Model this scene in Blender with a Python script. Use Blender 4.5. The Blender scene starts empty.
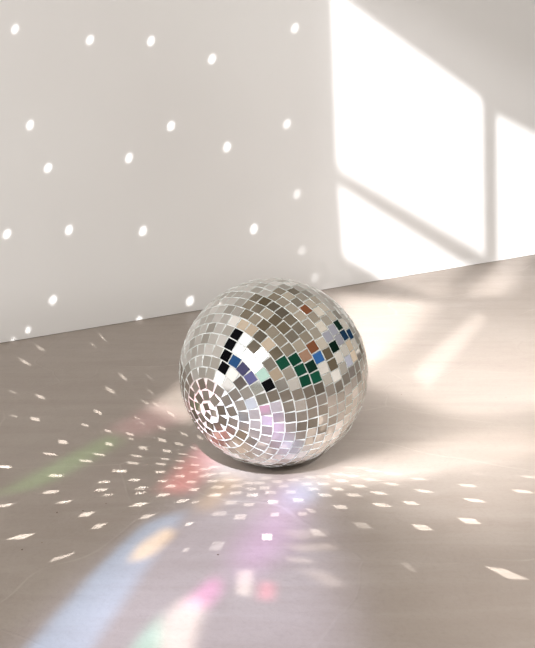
# A mirror ball lying on a polished concrete floor beside a white wall, with sunlight
# from a window, the beams its tiles throw, and rainbow bands of refracted light.
import bpy, bmesh, math, random
from mathutils import Vector, Matrix

random.seed(11)
scene = bpy.context.scene
COL = scene.collection

CAM = (0, 0, 0.6613)
BALL = (0.0096, 1.6701, 0.15)
WALL_A = (-0.6042, 2.3812, 0.0)
WALL_T = (0.8096, 0.587)
WALL_N = (0.587, -0.8096)
POLE = (-0.6504, -0.735, -0.1919)
GRIT = [(-0.3069, 1.3668), (-0.3295, 1.3456), (-0.3047, 1.4646), (-0.2682, 1.4715), (-0.2383, 1.4964), (0.259, 2.0129), (-0.0658, 1.3309), (0.4564, 1.9915)]
WALL_HEIGHT = 1.7
TILE_TILT = .022
FLOOR_BEAM, WALL_BEAM, SUN_SCALE, PRISM_SCALE = 6.0, 3.0, 1.0, 5.0
WORLD_SIDE, WORLD_TOP, WORLD_STRENGTH = (.54, .495, .45), (.34, .29, .225), 1.15
WORLD_GLOW = [((-1, -.1, .3), (1.3, 1.28, 1.28), .6, .95), ((1, .4, .2), (.35, .33, .3), .4, .95)]
FILL_LIGHTS = [((-1.9, -1.6, 2.4), (.2, 2.0, .2), 1.3, 1.5, 90.0, (1.0, .99, .98))]  # unseen soft area lamp, added to brighten wall and floor
# sunbeams thrown by the mirror tiles: (point on the ball, aim, [(outline on the floor in metres, strength, edge softness)])
FLOOR_BEAMS = [
    ((-0.1156, 1.6442, 0.0605), (-0.1173, 1.6455, 0.0), [([(-0.1509, 1.6723, 0.0), (-0.1365, 1.6702, 0.0), (-0.1338, 1.6619, 0.0), (-0.1481, 1.664, 0.0)], 0.64, 0.0035), ([(-0.1505, 1.6419, 0.0), (-0.1366, 1.6404, 0.0), (-0.136, 1.632, 0.0), (-0.1498, 1.6335, 0.0)], 0.73, 0.0035), ([(-0.1235, 1.6546, 0.0), (-0.1113, 1.653, 0.0), (-0.1102, 1.6449, 0.0), (-0.1223, 1.6465, 0.0)], 0.54, 0.0035), ([(-0.105, 1.6374, 0.0), (-0.0879, 1.6375, 0.0), (-0.0946, 1.6281, 0.0), (-0.1115, 1.628, 0.0)], 0.54, 0.0035), ([(-0.0898, 1.6458, 0.0), (-0.0734, 1.6458, 0.0), (-0.0786, 1.6366, 0.0), (-0.0949, 1.6366, 0.0)], 0.45, 0.0035)]),
    ((-0.1445, 1.6458, 0.1527), (-0.2058, 1.6363, 0.0), [([(-0.2281, 1.6644, 0.0), (-0.2104, 1.6615, 0.0), (-0.2075, 1.6524, 0.0), (-0.2251, 1.6552, 0.0)], 0.88, 0.0035), ([(-0.2466, 1.6302, 0.0), (-0.2284, 1.6282, 0.0), (-0.2285, 1.6185, 0.0), (-0.2466, 1.6205, 0.0)], 0.9, 0.0035), ([(-0.1809, 1.6598, 0.0), (-0.1652, 1.6574, 0.0), (-0.1632, 1.6484, 0.0), (-0.1788, 1.6507, 0.0)], 0.83, 0.0035), ([(-0.1776, 1.6258, 0.0), (-0.1628, 1.6243, 0.0), (-0.1633, 1.6146, 0.0), (-0.178, 1.616, 0.0)], 1.0, 0.0035), ([(-0.2392, 1.6299, 0.0), (-0.2233, 1.628, 0.0), (-0.2232, 1.6189, 0.0), (-0.239, 1.6207, 0.0)], 1.07, 0.0035)]),
    ((-0.1453, 1.6575, 0.1636), (-0.3684, 1.6393, 0.0), [([(-0.3073, 1.6735, 0.0), (-0.2873, 1.6699, 0.0), (-0.2833, 1.6607, 0.0), (-0.3032, 1.6643, 0.0)], 1.15, 0.0035), ([(-0.436, 1.6472, 0.0), (-0.4149, 1.6445, 0.0), (-0.4125, 1.6353, 0.0), (-0.4335, 1.6379, 0.0)], 1.2, 0.0035), ([(-0.343, 1.6122, 0.0), (-0.3208, 1.6105, 0.0), (-0.3222, 1.5994, 0.0), (-0.3442, 1.601, 0.0)], 1.2, 0.0035), ([(-0.4331, 1.6493, 0.0), (-0.4124, 1.6465, 0.0), (-0.4099, 1.6374, 0.0), (-0.4305, 1.6401, 0.0)], 1.0, 0.0035)]),
    ((-0.0966, 1.6049, 0.0561), (-0.1018, 1.6027, 0.0), [([(-0.1437, 1.6093, 0.0), (-0.13, 1.6083, 0.0), (-0.1312, 1.5982, 0.0), (-0.1448, 1.5991, 0.0)], 0.73, 0.0035), ([(-0.1225, 1.6251, 0.0), (-0.1103, 1.624, 0.0), (-0.1106, 1.6153, 0.0), (-0.1227, 1.6163, 0.0)], 0.55, 0.0035), ([(-0.1239, 1.5851, 0.0), (-0.1102, 1.5847, 0.0), (-0.1131, 1.574, 0.0), (-0.1268, 1.5744, 0.0)], 0.73, 0.0035), ([(-0.1041, 1.6087, 0.0), (-0.0849, 1.6088, 0.0), (-0.0923, 1.5987, 0.0), (-0.1113, 1.5986, 0.0)], 0.54, 0.0035), ([(-0.0957, 1.6169, 0.0), (-0.0776, 1.6169, 0.0), (-0.0826, 1.6069, 0.0), (-0.1007, 1.6069, 0.0)], 0.46, 0.0035), ([(-0.0916, 1.5888, 0.0), (-0.0747, 1.5888, 0.0), (-0.0792, 1.5782, 0.0), (-0.096, 1.5782, 0.0)], 0.62, 0.0035), ([(-0.0733, 1.621, 0.0), (-0.057, 1.621, 0.0), (-0.0611, 1.6111, 0.0), (-0.0774, 1.6111, 0.0)], 0.38, 0.0035)]),
    ((-0.1255, 1.5924, 0.1582), (-0.1997, 1.5509, 0.0), [([(-0.2137, 1.5932, 0.0), (-0.1979, 1.5924, 0.0), (-0.2003, 1.5819, 0.0), (-0.216, 1.5827, 0.0)], 1.06, 0.0035), ([(-0.1694, 1.5886, 0.0), (-0.155, 1.588, 0.0), (-0.1582, 1.5785, 0.0), (-0.1726, 1.579, 0.0)], 0.84, 0.0035), ([(-0.153, 1.5694, 0.0), (-0.1392, 1.5693, 0.0), (-0.1434, 1.5582, 0.0), (-0.1571, 1.5584, 0.0)], 0.84, 0.0035), ([(-0.1958, 1.5617, 0.0), (-0.1812, 1.5617, 0.0), (-0.1879, 1.5505, 0.0), (-0.2024, 1.5504, 0.0)], 1.06, 0.0035), ([(-0.1962, 1.5411, 0.0), (-0.1838, 1.5415, 0.0), (-0.1892, 1.5328, 0.0), (-0.2016, 1.5324, 0.0)], 0.89, 0.0035), ([(-0.1614, 1.535, 0.0), (-0.1468, 1.5356, 0.0), (-0.1532, 1.5238, 0.0), (-0.1676, 1.5232, 0.0)], 1.04, 0.0035), ([(-0.193, 1.5006, 0.0), (-0.1754, 1.5023, 0.0), (-0.1858, 1.4885, 0.0), (-0.2033, 1.4869, 0.0)], 1.19, 0.0035), ([(-0.2594, 1.5847, 0.0), (-0.2434, 1.5841, 0.0), (-0.2473, 1.5744, 0.0), (-0.2631, 1.5751, 0.0)], 1.11, 0.0035), ([(-0.2579, 1.5537, 0.0), (-0.242, 1.5539, 0.0), (-0.2489, 1.5431, 0.0), (-0.2646, 1.5428, 0.0)], 1.13, 0.0035), ([(-0.2432, 1.5336, 0.0), (-0.23, 1.5341, 0.0), (-0.2369, 1.5253, 0.0), (-0.25, 1.5247, 0.0)], 0.94, 0.0035)]),
    ((-0.125, 1.5923, 0.1636), (-0.3238, 1.4763, 0.0), [([(-0.3345, 1.5466, 0.0), (-0.3154, 1.5471, 0.0), (-0.3214, 1.5349, 0.0), (-0.3404, 1.5344, 0.0)], 1.2, 0.0035), ([(-0.3062, 1.509, 0.0), (-0.2901, 1.5106, 0.0), (-0.297, 1.4982, 0.0), (-0.3129, 1.4967, 0.0)], 1.2, 0.0035), ([(-0.391, 1.4964, 0.0), (-0.3743, 1.4983, 0.0), (-0.3813, 1.4856, 0.0), (-0.3978, 1.4837, 0.0)], 1.2, 0.0035), ([(-0.2662, 1.4658, 0.0), (-0.2501, 1.4687, 0.0), (-0.2575, 1.453, 0.0), (-0.2735, 1.4501, 0.0)], 1.19, 0.0035), ([(-0.3586, 1.3773, 0.0), (-0.3431, 1.393, 0.0), (-0.323, 1.3961, 0.0), (-0.3346, 1.3792, 0.0)], 1.4, 0.0035)]),
    ((-0.0614, 1.5602, 0.065), (-0.0628, 1.5564, 0.0), [([(-0.0824, 1.5655, 0.0), (-0.0649, 1.5655, 0.0), (-0.0693, 1.5544, 0.0), (-0.0867, 1.5544, 0.0)], 0.63, 0.0035), ([(-0.0855, 1.5353, 0.0), (-0.0682, 1.5353, 0.0), (-0.0725, 1.5235, 0.0), (-0.0898, 1.5235, 0.0)], 0.57, 0.0035), ([(-0.0701, 1.5928, 0.0), (-0.0521, 1.5928, 0.0), (-0.056, 1.5823, 0.0), (-0.0739, 1.5823, 0.0)], 0.38, 0.0035), ([(-0.0828, 1.5347, 0.0), (-0.0679, 1.5347, 0.0), (-0.0722, 1.5241, 0.0), (-0.087, 1.5241, 0.0)], 0.41, 0.0035), ([(-0.0557, 1.5428, 0.0), (-0.0391, 1.5428, 0.0), (-0.0411, 1.5311, 0.0), (-0.0576, 1.5311, 0.0)], 0.56, 0.0035), ([(-0.0542, 1.5694, 0.0), (-0.037, 1.5694, 0.0), (-0.0395, 1.5583, 0.0), (-0.0566, 1.5583, 0.0)], 0.46, 0.0035), ([(-0.0547, 1.5923, 0.0), (-0.0408, 1.5923, 0.0), (-0.0434, 1.5828, 0.0), (-0.0572, 1.5828, 0.0)], 0.45, 0.0035)]),
    ((-0.085, 1.5463, 0.1418), (-0.1261, 1.4882, 0.0), [([(-0.1161, 1.5559, 0.0), (-0.1033, 1.556, 0.0), (-0.1078, 1.5447, 0.0), (-0.1206, 1.5446, 0.0)], 0.82, 0.0035), ([(-0.1292, 1.5132, 0.0), (-0.1153, 1.5142, 0.0), (-0.1248, 1.5013, 0.0), (-0.1386, 1.5003, 0.0)], 0.95, 0.0035), ([(-0.1098, 1.5076, 0.0), (-0.101, 1.5082, 0.0), (-0.1051, 1.4996, 0.0), (-0.1138, 1.499, 0.0)], 0.51, 0.0035), ([(-0.1755, 1.4587, 0.0), (-0.1611, 1.461, 0.0), (-0.1708, 1.4464, 0.0), (-0.1851, 1.4441, 0.0)], 0.93, 0.0035), ([(-0.1134, 1.4325, 0.0), (-0.1042, 1.4341, 0.0), (-0.1087, 1.4221, 0.0), (-0.1178, 1.4206, 0.0)], 0.74, 0.0035)]),
    ((-0.0944, 1.5546, 0.1636), (-0.2542, 1.3736, 0.0), [([(-0.2403, 1.4272, 0.0), (-0.2266, 1.4309, 0.0), (-0.2344, 1.4142, 0.0), (-0.248, 1.4106, 0.0)], 1.1, 0.0035), ([(-0.2852, 1.3107, 0.0), (-0.2824, 1.3236, 0.0), (-0.2567, 1.3397, 0.0), (-0.2641, 1.3251, 0.0)], 0.8, 0.0035)]),
    ((-0.0089, 1.5694, 0.0323), (-0.0104, 1.5534, 0.0), [([(-0.0307, 1.5353, 0.0), (-0.0148, 1.5353, 0.0), (-0.016, 1.5235, 0.0), (-0.0318, 1.5235, 0.0)], 0.56, 0.0035), ([(-0.0322, 1.5579, 0.0), (-0.0171, 1.5579, 0.0), (-0.0182, 1.5466, 0.0), (-0.0332, 1.5466, 0.0)], 0.46, 0.0035), ([(-0.037, 1.581, 0.0), (-0.0221, 1.581, 0.0), (-0.0233, 1.5702, 0.0), (-0.0381, 1.5702, 0.0)], 0.45, 0.0035), ([(-0.0193, 1.581, 0.0), (-0.0034, 1.581, 0.0), (-0.0039, 1.5702, 0.0), (-0.0198, 1.5702, 0.0)], 0.45, 0.0035), ([(-0.0115, 1.5617, 0.0), (0.0042, 1.5617, 0.0), (0.0038, 1.5505, 0.0), (-0.0118, 1.5505, 0.0)], 0.54, 0.0035), ([(0.0017, 1.5098, 0.0), (0.0161, 1.5098, 0.0), (0.016, 1.4974, 0.0), (0.0017, 1.4974, 0.0)], 0.57, 0.0035), ([(-0.0031, 1.5446, 0.0), (0.0123, 1.5446, 0.0), (0.0122, 1.533, 0.0), (-0.0032, 1.533, 0.0)], 0.47, 0.0035), ([(-0.0099, 1.6008, 0.0), (0.0054, 1.6008, 0.0), (0.0051, 1.5904, 0.0), (-0.0101, 1.5904, 0.0)], 0.38, 0.0035)]),
    ((-0.0211, 1.5172, 0.1527), (-0.0301, 1.4591, 0.0), [([(-0.0609, 1.5083, 0.0), (-0.0439, 1.5083, 0.0), (-0.0472, 1.4953, 0.0), (-0.0641, 1.4953, 0.0)], 0.5, 0.0035), ([(-0.0762, 1.4709, 0.0), (-0.058, 1.4709, 0.0), (-0.0626, 1.4548, 0.0), (-0.0807, 1.4548, 0.0)], 0.39, 0.0035), ([(-0.0469, 1.4594, 0.0), (-0.0305, 1.4594, 0.0), (-0.0322, 1.4423, 0.0), (-0.0484, 1.4423, 0.0)], 0.52, 0.0035), ([(-0.0349, 1.5005, 0.0), (-0.02, 1.5005, 0.0), (-0.0211, 1.4886, 0.0), (-0.0359, 1.4886, 0.0)], 0.58, 0.0035), ([(-0.0071, 1.3949, 0.0), (0.0059, 1.3949, 0.0), (0.0056, 1.3761, 0.0), (-0.0072, 1.3761, 0.0)], 1.12, 0.0035), ([(0.0048, 1.4661, 0.0), (0.0169, 1.4661, 0.0), (0.0168, 1.4527, 0.0), (0.0048, 1.4527, 0.0)], 0.69, 0.0035)]),
    ((-0.036, 1.5215, 0.1636), (-0.0889, 1.3517, 0.0), [([(-0.1115, 1.3509, 0.0), (-0.1042, 1.353, 0.0), (-0.1073, 1.3405, 0.0), (-0.1146, 1.3384, 0.0)], 0.4, 0.0035), ([(-0.0741, 1.3705, 0.0), (-0.0575, 1.3705, 0.0), (-0.0627, 1.345, 0.0), (-0.0789, 1.345, 0.0)], 0.24, 0.0035)]),
    ((0.0327, 1.5547, 0.0477), (0.0325, 1.5569, 0.0), [([(0.0381, 1.517, 0.0), (0.0531, 1.517, 0.0), (0.0542, 1.5048, 0.0), (0.0392, 1.5048, 0.0)], 0.57, 0.0035), ([(0.0276, 1.5465, 0.0), (0.0427, 1.5465, 0.0), (0.0435, 1.535, 0.0), (0.0285, 1.535, 0.0)], 0.47, 0.0035), ([(0.0175, 1.5694, 0.0), (0.0327, 1.5694, 0.0), (0.0331, 1.5583, 0.0), (0.018, 1.5583, 0.0)], 0.45, 0.0035), ([(0.0076, 1.5869, 0.0), (0.0232, 1.5869, 0.0), (0.0234, 1.5762, 0.0), (0.0078, 1.5762, 0.0)], 0.45, 0.0035), ([(0.0314, 1.5928, 0.0), (0.0469, 1.5928, 0.0), (0.048, 1.5823, 0.0), (0.0325, 1.5823, 0.0)], 0.45, 0.0035)]),
    ((0.0442, 1.5186, 0.1636), (0.0611, 1.4436, 0.0), [([(0.0533, 1.4803, 0.0), (0.065, 1.4792, 0.0), (0.0716, 1.4646, 0.0), (0.063, 1.4646, 0.0)], 0.43, 0.0035), ([(0.0442, 1.467, 0.0), (0.056, 1.467, 0.0), (0.0569, 1.4552, 0.0), (0.0451, 1.4552, 0.0)], 0.52, 0.0035), ([(0.0595, 1.4109, 0.0), (0.0706, 1.4093, 0.0), (0.0807, 1.3885, 0.0), (0.0642, 1.3885, 0.0)], 0.32, 0.0035)]),
    ((0.074, 1.5287, 0.1636), (0.1808, 1.2938, 0.0), [([(0.1734, 1.3079, 0.0), (0.1839, 1.3079, 0.0), (0.1933, 1.2801, 0.0), (0.1837, 1.2855, 0.0)], 0.2, 0.0035)]),
    ((0.0762, 1.5688, 0.0518), (0.0797, 1.5628, 0.0), [([(0.0758, 1.5353, 0.0), (0.0934, 1.5353, 0.0), (0.0972, 1.5235, 0.0), (0.0797, 1.5235, 0.0)], 0.65, 0.0035), ([(0.0967, 1.5579, 0.0), (0.1126, 1.5578, 0.0), (0.1183, 1.5465, 0.0), (0.1025, 1.5466, 0.0)], 0.8, 0.0035), ([(0.0614, 1.5579, 0.0), (0.0768, 1.5579, 0.0), (0.0789, 1.5466, 0.0), (0.0636, 1.5466, 0.0)], 0.55, 0.0035), ([(0.0759, 1.5771, 0.0), (0.0935, 1.5771, 0.0), (0.0968, 1.5662, 0.0), (0.0793, 1.5662, 0.0)], 0.62, 0.0035), ([(0.0517, 1.5771, 0.0), (0.0679, 1.5771, 0.0), (0.07, 1.5662, 0.0), (0.054, 1.5662, 0.0)], 0.46, 0.0035), ([(0.0574, 1.6048, 0.0), (0.0732, 1.6048, 0.0), (0.0758, 1.5945, 0.0), (0.06, 1.5945, 0.0)], 0.45, 0.0035)]),
    ((0.0971, 1.5412, 0.1582), (0.1346, 1.4825, 0.0), [([(0.0952, 1.4922, 0.0), (0.1131, 1.4921, 0.0), (0.1187, 1.479, 0.0), (0.101, 1.4792, 0.0)], 0.77, 0.0035), ([(0.1532, 1.4995, 0.0), (0.1725, 1.4987, 0.0), (0.1824, 1.4861, 0.0), (0.1632, 1.4869, 0.0)], 1.07, 0.0035), ([(0.1205, 1.4331, 0.0), (0.1398, 1.4326, 0.0), (0.1472, 1.4117, 0.0), (0.1281, 1.4122, 0.0)], 0.32, 0.0035), ([(0.1163, 1.5355, 0.0), (0.135, 1.5352, 0.0), (0.1425, 1.5234, 0.0), (0.1238, 1.5237, 0.0)], 0.83, 0.0035)]),
    ((0.106, 1.5482, 0.1636), (0.2629, 1.3479, 0.0), [([(0.203, 1.4259, 0.0), (0.2235, 1.4245, 0.0), (0.2322, 1.4058, 0.0), (0.2119, 1.4072, 0.0)], 1.08, 0.0035), ([(0.2834, 1.2975, 0.0), (0.3073, 1.2911, 0.0), (0.3321, 1.2617, 0.0), (0.3064, 1.2639, 0.0)], 1.0, 0.0035)]),
    ((0.1186, 1.5927, 0.0697), (0.1181, 1.5929, 0.0), [([(0.1274, 1.5696, 0.0), (0.1465, 1.5691, 0.0), (0.1534, 1.5581, 0.0), (0.1345, 1.5585, 0.0)], 0.9, 0.0035), ([(0.1037, 1.5889, 0.0), (0.1216, 1.5888, 0.0), (0.1275, 1.5782, 0.0), (0.1098, 1.5783, 0.0)], 0.71, 0.0035), ([(0.1203, 1.609, 0.0), (0.1387, 1.6086, 0.0), (0.1466, 1.5985, 0.0), (0.1284, 1.5988, 0.0)], 0.63, 0.0035), ([(0.0991, 1.6169, 0.0), (0.1182, 1.6168, 0.0), (0.1249, 1.6069, 0.0), (0.1059, 1.607, 0.0)], 0.46, 0.0035), ([(0.0771, 1.6068, 0.0), (0.0953, 1.6068, 0.0), (0.1001, 1.5966, 0.0), (0.082, 1.5966, 0.0)], 0.45, 0.0035)]),
    ((0.1461, 1.595, 0.1418), (0.2006, 1.5637, 0.0), [([(0.1546, 1.5432, 0.0), (0.1733, 1.5424, 0.0), (0.1824, 1.5308, 0.0), (0.1638, 1.5315, 0.0)], 1.03, 0.0035), ([(0.1768, 1.5776, 0.0), (0.1962, 1.5766, 0.0), (0.2071, 1.5657, 0.0), (0.1878, 1.5667, 0.0)], 0.77, 0.0035), ([(0.1464, 1.5951, 0.0), (0.1646, 1.5944, 0.0), (0.1745, 1.584, 0.0), (0.1564, 1.5846, 0.0)], 0.74, 0.0035), ([(0.1828, 1.6174, 0.0), (0.2029, 1.6163, 0.0), (0.2132, 1.6064, 0.0), (0.1932, 1.6075, 0.0)], 0.59, 0.0035), ([(0.1991, 1.5068, 0.0), (0.2177, 1.5056, 0.0), (0.2252, 1.4932, 0.0), (0.2067, 1.4944, 0.0)], 1.1, 0.0035), ([(0.2217, 1.5511, 0.0), (0.2409, 1.5495, 0.0), (0.2519, 1.5381, 0.0), (0.2328, 1.5396, 0.0)], 1.0, 0.0035), ([(0.2226, 1.5969, 0.0), (0.2423, 1.5956, 0.0), (0.25, 1.5862, 0.0), (0.2304, 1.5875, 0.0)], 0.71, 0.0035)]),
    ((0.1486, 1.6007, 0.1636), (0.3229, 1.5137, 0.0), [([(0.292, 1.5171, 0.0), (0.3143, 1.5145, 0.0), (0.3249, 1.5011, 0.0), (0.3028, 1.5036, 0.0)], 1.29, 0.0035), ([(0.2723, 1.448, 0.0), (0.2955, 1.4456, 0.0), (0.3025, 1.4268, 0.0), (0.2796, 1.4291, 0.0)], 1.3, 0.0035), ([(0.2931, 1.5725, 0.0), (0.3151, 1.5701, 0.0), (0.3231, 1.5591, 0.0), (0.3013, 1.5614, 0.0)], 0.87, 0.0035), ([(0.3712, 1.5505, 0.0), (0.3948, 1.5475, 0.0), (0.4036, 1.5349, 0.0), (0.3802, 1.5378, 0.0)], 1.2, 0.0035)]),
    ((0.1505, 1.6334, 0.0941), (0.1495, 1.6335, 0.0), [([(0.1546, 1.6296, 0.0), (0.1746, 1.6288, 0.0), (0.1838, 1.6191, 0.0), (0.1639, 1.6199, 0.0)], 0.57, 0.0035), ([(0.136, 1.6419, 0.0), (0.1564, 1.6414, 0.0), (0.1663, 1.632, 0.0), (0.146, 1.6326, 0.0)], 0.4, 0.0035), ([(0.1161, 1.6439, 0.0), (0.1335, 1.6436, 0.0), (0.1402, 1.6343, 0.0), (0.1228, 1.6346, 0.0)], 0.39, 0.0035)]),
    ((0.1628, 1.6444, 0.1636), (0.2572, 1.6285, 0.0), [([(0.2446, 1.6331, 0.0), (0.2615, 1.6316, 0.0), (0.2697, 1.624, 0.0), (0.2529, 1.6254, 0.0)], 0.27, 0.0035)]),
    ((0.1626, 1.6429, 0.1636), (0.3717, 1.6058, 0.0), [([(0.3955, 1.6062, 0.0), (0.416, 1.6033, 0.0), (0.427, 1.5931, 0.0), (0.4067, 1.5959, 0.0)], 0.7, 0.0035), ([(0.3192, 1.6176, 0.0), (0.3375, 1.6152, 0.0), (0.345, 1.6063, 0.0), (0.3268, 1.6086, 0.0)], 0.39, 0.0035)]),
    ((-0.0694, 1.804, 0.1636), (-0.3077, 2.219, 0.0), [([(-0.3952, 2.4732, 0.0), (-0.375, 2.427, 0.0), (-0.3691, 2.4024, 0.0), (-0.3891, 2.4477, 0.0)], 0.6, 0.007), ([(-0.4028, 2.3946, 0.0), (-0.3859, 2.3622, 0.0), (-0.3818, 2.3432, 0.0), (-0.3985, 2.3751, 0.0)], 0.4, 0.007), ([(-0.3052, 2.1545, 0.0), (-0.288, 2.1238, 0.0), (-0.2827, 2.0996, 0.0), (-0.2997, 2.1296, 0.0)], 0.8, 0.007), ([(-0.2512, 2.153, 0.0), (-0.2394, 2.1281, 0.0), (-0.2364, 2.1145, 0.0), (-0.248, 2.1391, 0.0)], 0.4, 0.007), ([(-0.2343, 2.0466, 0.0), (-0.2225, 2.0264, 0.0), (-0.2194, 2.0107, 0.0), (-0.231, 2.0306, 0.0)], 0.5, 0.007)]),
    ((-0.1093, 1.7702, 0.1364), (-0.1163, 1.7761, 0.0), [([(-0.1233, 1.7906, 0.0), (-0.1114, 1.7758, 0.0), (-0.1094, 1.7617, 0.0), (-0.1212, 1.7763, 0.0)], 0.65, 0.0035)]),
    ((-0.1073, 1.7726, 0.1636), (-0.1832, 1.8415, 0.0), [([(-0.1852, 1.9181, 0.0), (-0.171, 1.8954, 0.0), (-0.1685, 1.8797, 0.0), (-0.1825, 1.9021, 0.0)], 0.66, 0.0035), ([(-0.2302, 1.8588, 0.0), (-0.2211, 1.8503, 0.0), (-0.2187, 1.8412, 0.0), (-0.2278, 1.8497, 0.0)], 0.57, 0.0035), ([(-0.1946, 1.8387, 0.0), (-0.1812, 1.8255, 0.0), (-0.178, 1.8092, 0.0), (-0.1913, 1.8222, 0.0)], 0.72, 0.0035), ([(-0.1536, 1.8071, 0.0), (-0.1399, 1.7935, 0.0), (-0.1368, 1.7799, 0.0), (-0.1505, 1.7933, 0.0)], 0.68, 0.0035)]),
    ((-0.1007, 1.7796, 0.1636), (-0.3665, 2.0482, 0.0), [([(-0.521, 2.3736, 0.0), (-0.4989, 2.3418, 0.0), (-0.492, 2.3147, 0.0), (-0.5137, 2.3459, 0.0)], 0.6, 0.007), ([(-0.5326, 2.2631, 0.0), (-0.5086, 2.2334, 0.0), (-0.5001, 2.2058, 0.0), (-0.5238, 2.2348, 0.0)], 0.8, 0.007), ([(-0.422, 2.144, 0.0), (-0.4066, 2.1255, 0.0), (-0.4017, 2.1097, 0.0), (-0.4169, 2.1279, 0.0)], 0.15, 0.007), ([(-0.321, 2.0667, 0.0), (-0.3013, 2.041, 0.0), (-0.2959, 2.0161, 0.0), (-0.3154, 2.0412, 0.0)], 0.8, 0.007), ([(-0.5051, 2.0419, 0.0), (-0.4913, 2.0304, 0.0), (-0.4858, 2.0152, 0.0), (-0.4995, 2.0266, 0.0)], 0.5, 0.007), ([(-0.4483, 2.0174, 0.0), (-0.4313, 2.0027, 0.0), (-0.4263, 1.9841, 0.0), (-0.4431, 1.9986, 0.0)], 1.0, 0.007), ([(-0.3217, 1.9253, 0.0), (-0.3064, 1.9113, 0.0), (-0.3027, 1.8947, 0.0), (-0.3179, 1.9085, 0.0)], 1.0, 0.0035), ([(-0.2402, 1.9844, 0.0), (-0.2265, 1.9657, 0.0), (-0.2237, 1.951, 0.0), (-0.2372, 1.9695, 0.0)], 0.6, 0.0035), ([(-0.2163, 1.9679, 0.0), (-0.205, 1.9509, 0.0), (-0.2029, 1.938, 0.0), (-0.2142, 1.9548, 0.0)], 0.6, 0.0035), ([(-0.2424, 1.8864, 0.0), (-0.2325, 1.877, 0.0), (-0.2306, 1.8673, 0.0), (-0.2405, 1.8765, 0.0)], 0.58, 0.0035)]),
    ((-0.1356, 1.7043, 0.1044), (-0.1285, 1.7029, 0.0), [([(-0.13, 1.7345, 0.0), (-0.1186, 1.7276, 0.0), (-0.1168, 1.7172, 0.0), (-0.1282, 1.724, 0.0)], 0.56, 0.0035), ([(-0.1491, 1.7038, 0.0), (-0.1349, 1.7012, 0.0), (-0.1305, 1.6927, 0.0), (-0.1447, 1.6953, 0.0)], 0.64, 0.0035), ([(-0.13, 1.6895, 0.0), (-0.1175, 1.6875, 0.0), (-0.1147, 1.68, 0.0), (-0.1272, 1.682, 0.0)], 0.47, 0.0035)]),
    ((-0.1384, 1.7194, 0.1473), (-0.2159, 1.7436, 0.0), [([(-0.248, 1.8043, 0.0), (-0.2337, 1.7961, 0.0), (-0.2302, 1.7827, 0.0), (-0.2444, 1.7907, 0.0)], 0.83, 0.0035), ([(-0.24, 1.7761, 0.0), (-0.231, 1.7717, 0.0), (-0.2287, 1.7614, 0.0), (-0.2376, 1.7657, 0.0)], 0.64, 0.0035), ([(-0.277, 1.7547, 0.0), (-0.2642, 1.7501, 0.0), (-0.2605, 1.7347, 0.0), (-0.2732, 1.7392, 0.0)], 0.94, 0.0035), ([(-0.2906, 1.703, 0.0), (-0.2728, 1.6985, 0.0), (-0.2663, 1.689, 0.0), (-0.284, 1.6935, 0.0)], 1.13, 0.0035), ([(-0.189, 1.7764, 0.0), (-0.1753, 1.7677, 0.0), (-0.1724, 1.7514, 0.0), (-0.1859, 1.7601, 0.0)], 0.86, 0.0035), ([(-0.1581, 1.7551, 0.0), (-0.1441, 1.7469, 0.0), (-0.1421, 1.7343, 0.0), (-0.1559, 1.7424, 0.0)], 0.74, 0.0035), ([(-0.2176, 1.7359, 0.0), (-0.2036, 1.7311, 0.0), (-0.2005, 1.7159, 0.0), (-0.2144, 1.7206, 0.0)], 0.88, 0.0035), ([(-0.1758, 1.7208, 0.0), (-0.1621, 1.7165, 0.0), (-0.1592, 1.7032, 0.0), (-0.1728, 1.7074, 0.0)], 0.83, 0.0035)]),
    ((-0.1334, 1.7311, 0.1636), (-0.3669, 1.8322, 0.0), [([(-0.4314, 1.8846, 0.0), (-0.4141, 1.876, 0.0), (-0.4092, 1.8583, 0.0), (-0.4263, 1.8668, 0.0)], 1.0, 0.0035), ([(-0.4698, 1.897, 0.0), (-0.4579, 1.891, 0.0), (-0.454, 1.8785, 0.0), (-0.4658, 1.8844, 0.0)], 0.5, 0.0035), ([(-0.333, 1.8496, 0.0), (-0.3199, 1.8422, 0.0), (-0.3165, 1.8294, 0.0), (-0.3295, 1.8367, 0.0)], 0.8, 0.0035), ([(-0.2872, 1.8182, 0.0), (-0.2748, 1.8113, 0.0), (-0.2717, 1.7989, 0.0), (-0.284, 1.8058, 0.0)], 0.87, 0.0035), ([(-0.3584, 1.765, 0.0), (-0.3431, 1.7609, 0.0), (-0.3385, 1.7435, 0.0), (-0.3537, 1.7476, 0.0)], 1.2, 0.0035)]),
    ((-0.1461, 1.6793, 0.1473), (-0.1912, 1.6826, 0.0), [([(-0.2264, 1.6958, 0.0), (-0.2088, 1.6921, 0.0), (-0.2034, 1.6827, 0.0), (-0.2209, 1.6864, 0.0)], 0.88, 0.0035), ([(-0.1762, 1.6813, 0.0), (-0.1628, 1.6788, 0.0), (-0.1589, 1.6705, 0.0), (-0.1723, 1.673, 0.0)], 0.83, 0.0035)]),
    ((-0.1454, 1.6819, 0.1636), (-0.3598, 1.6983, 0.0), [([(-0.3736, 1.7056, 0.0), (-0.353, 1.7009, 0.0), (-0.3461, 1.6909, 0.0), (-0.3666, 1.6956, 0.0)], 1.2, 0.0035)]),
]
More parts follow.
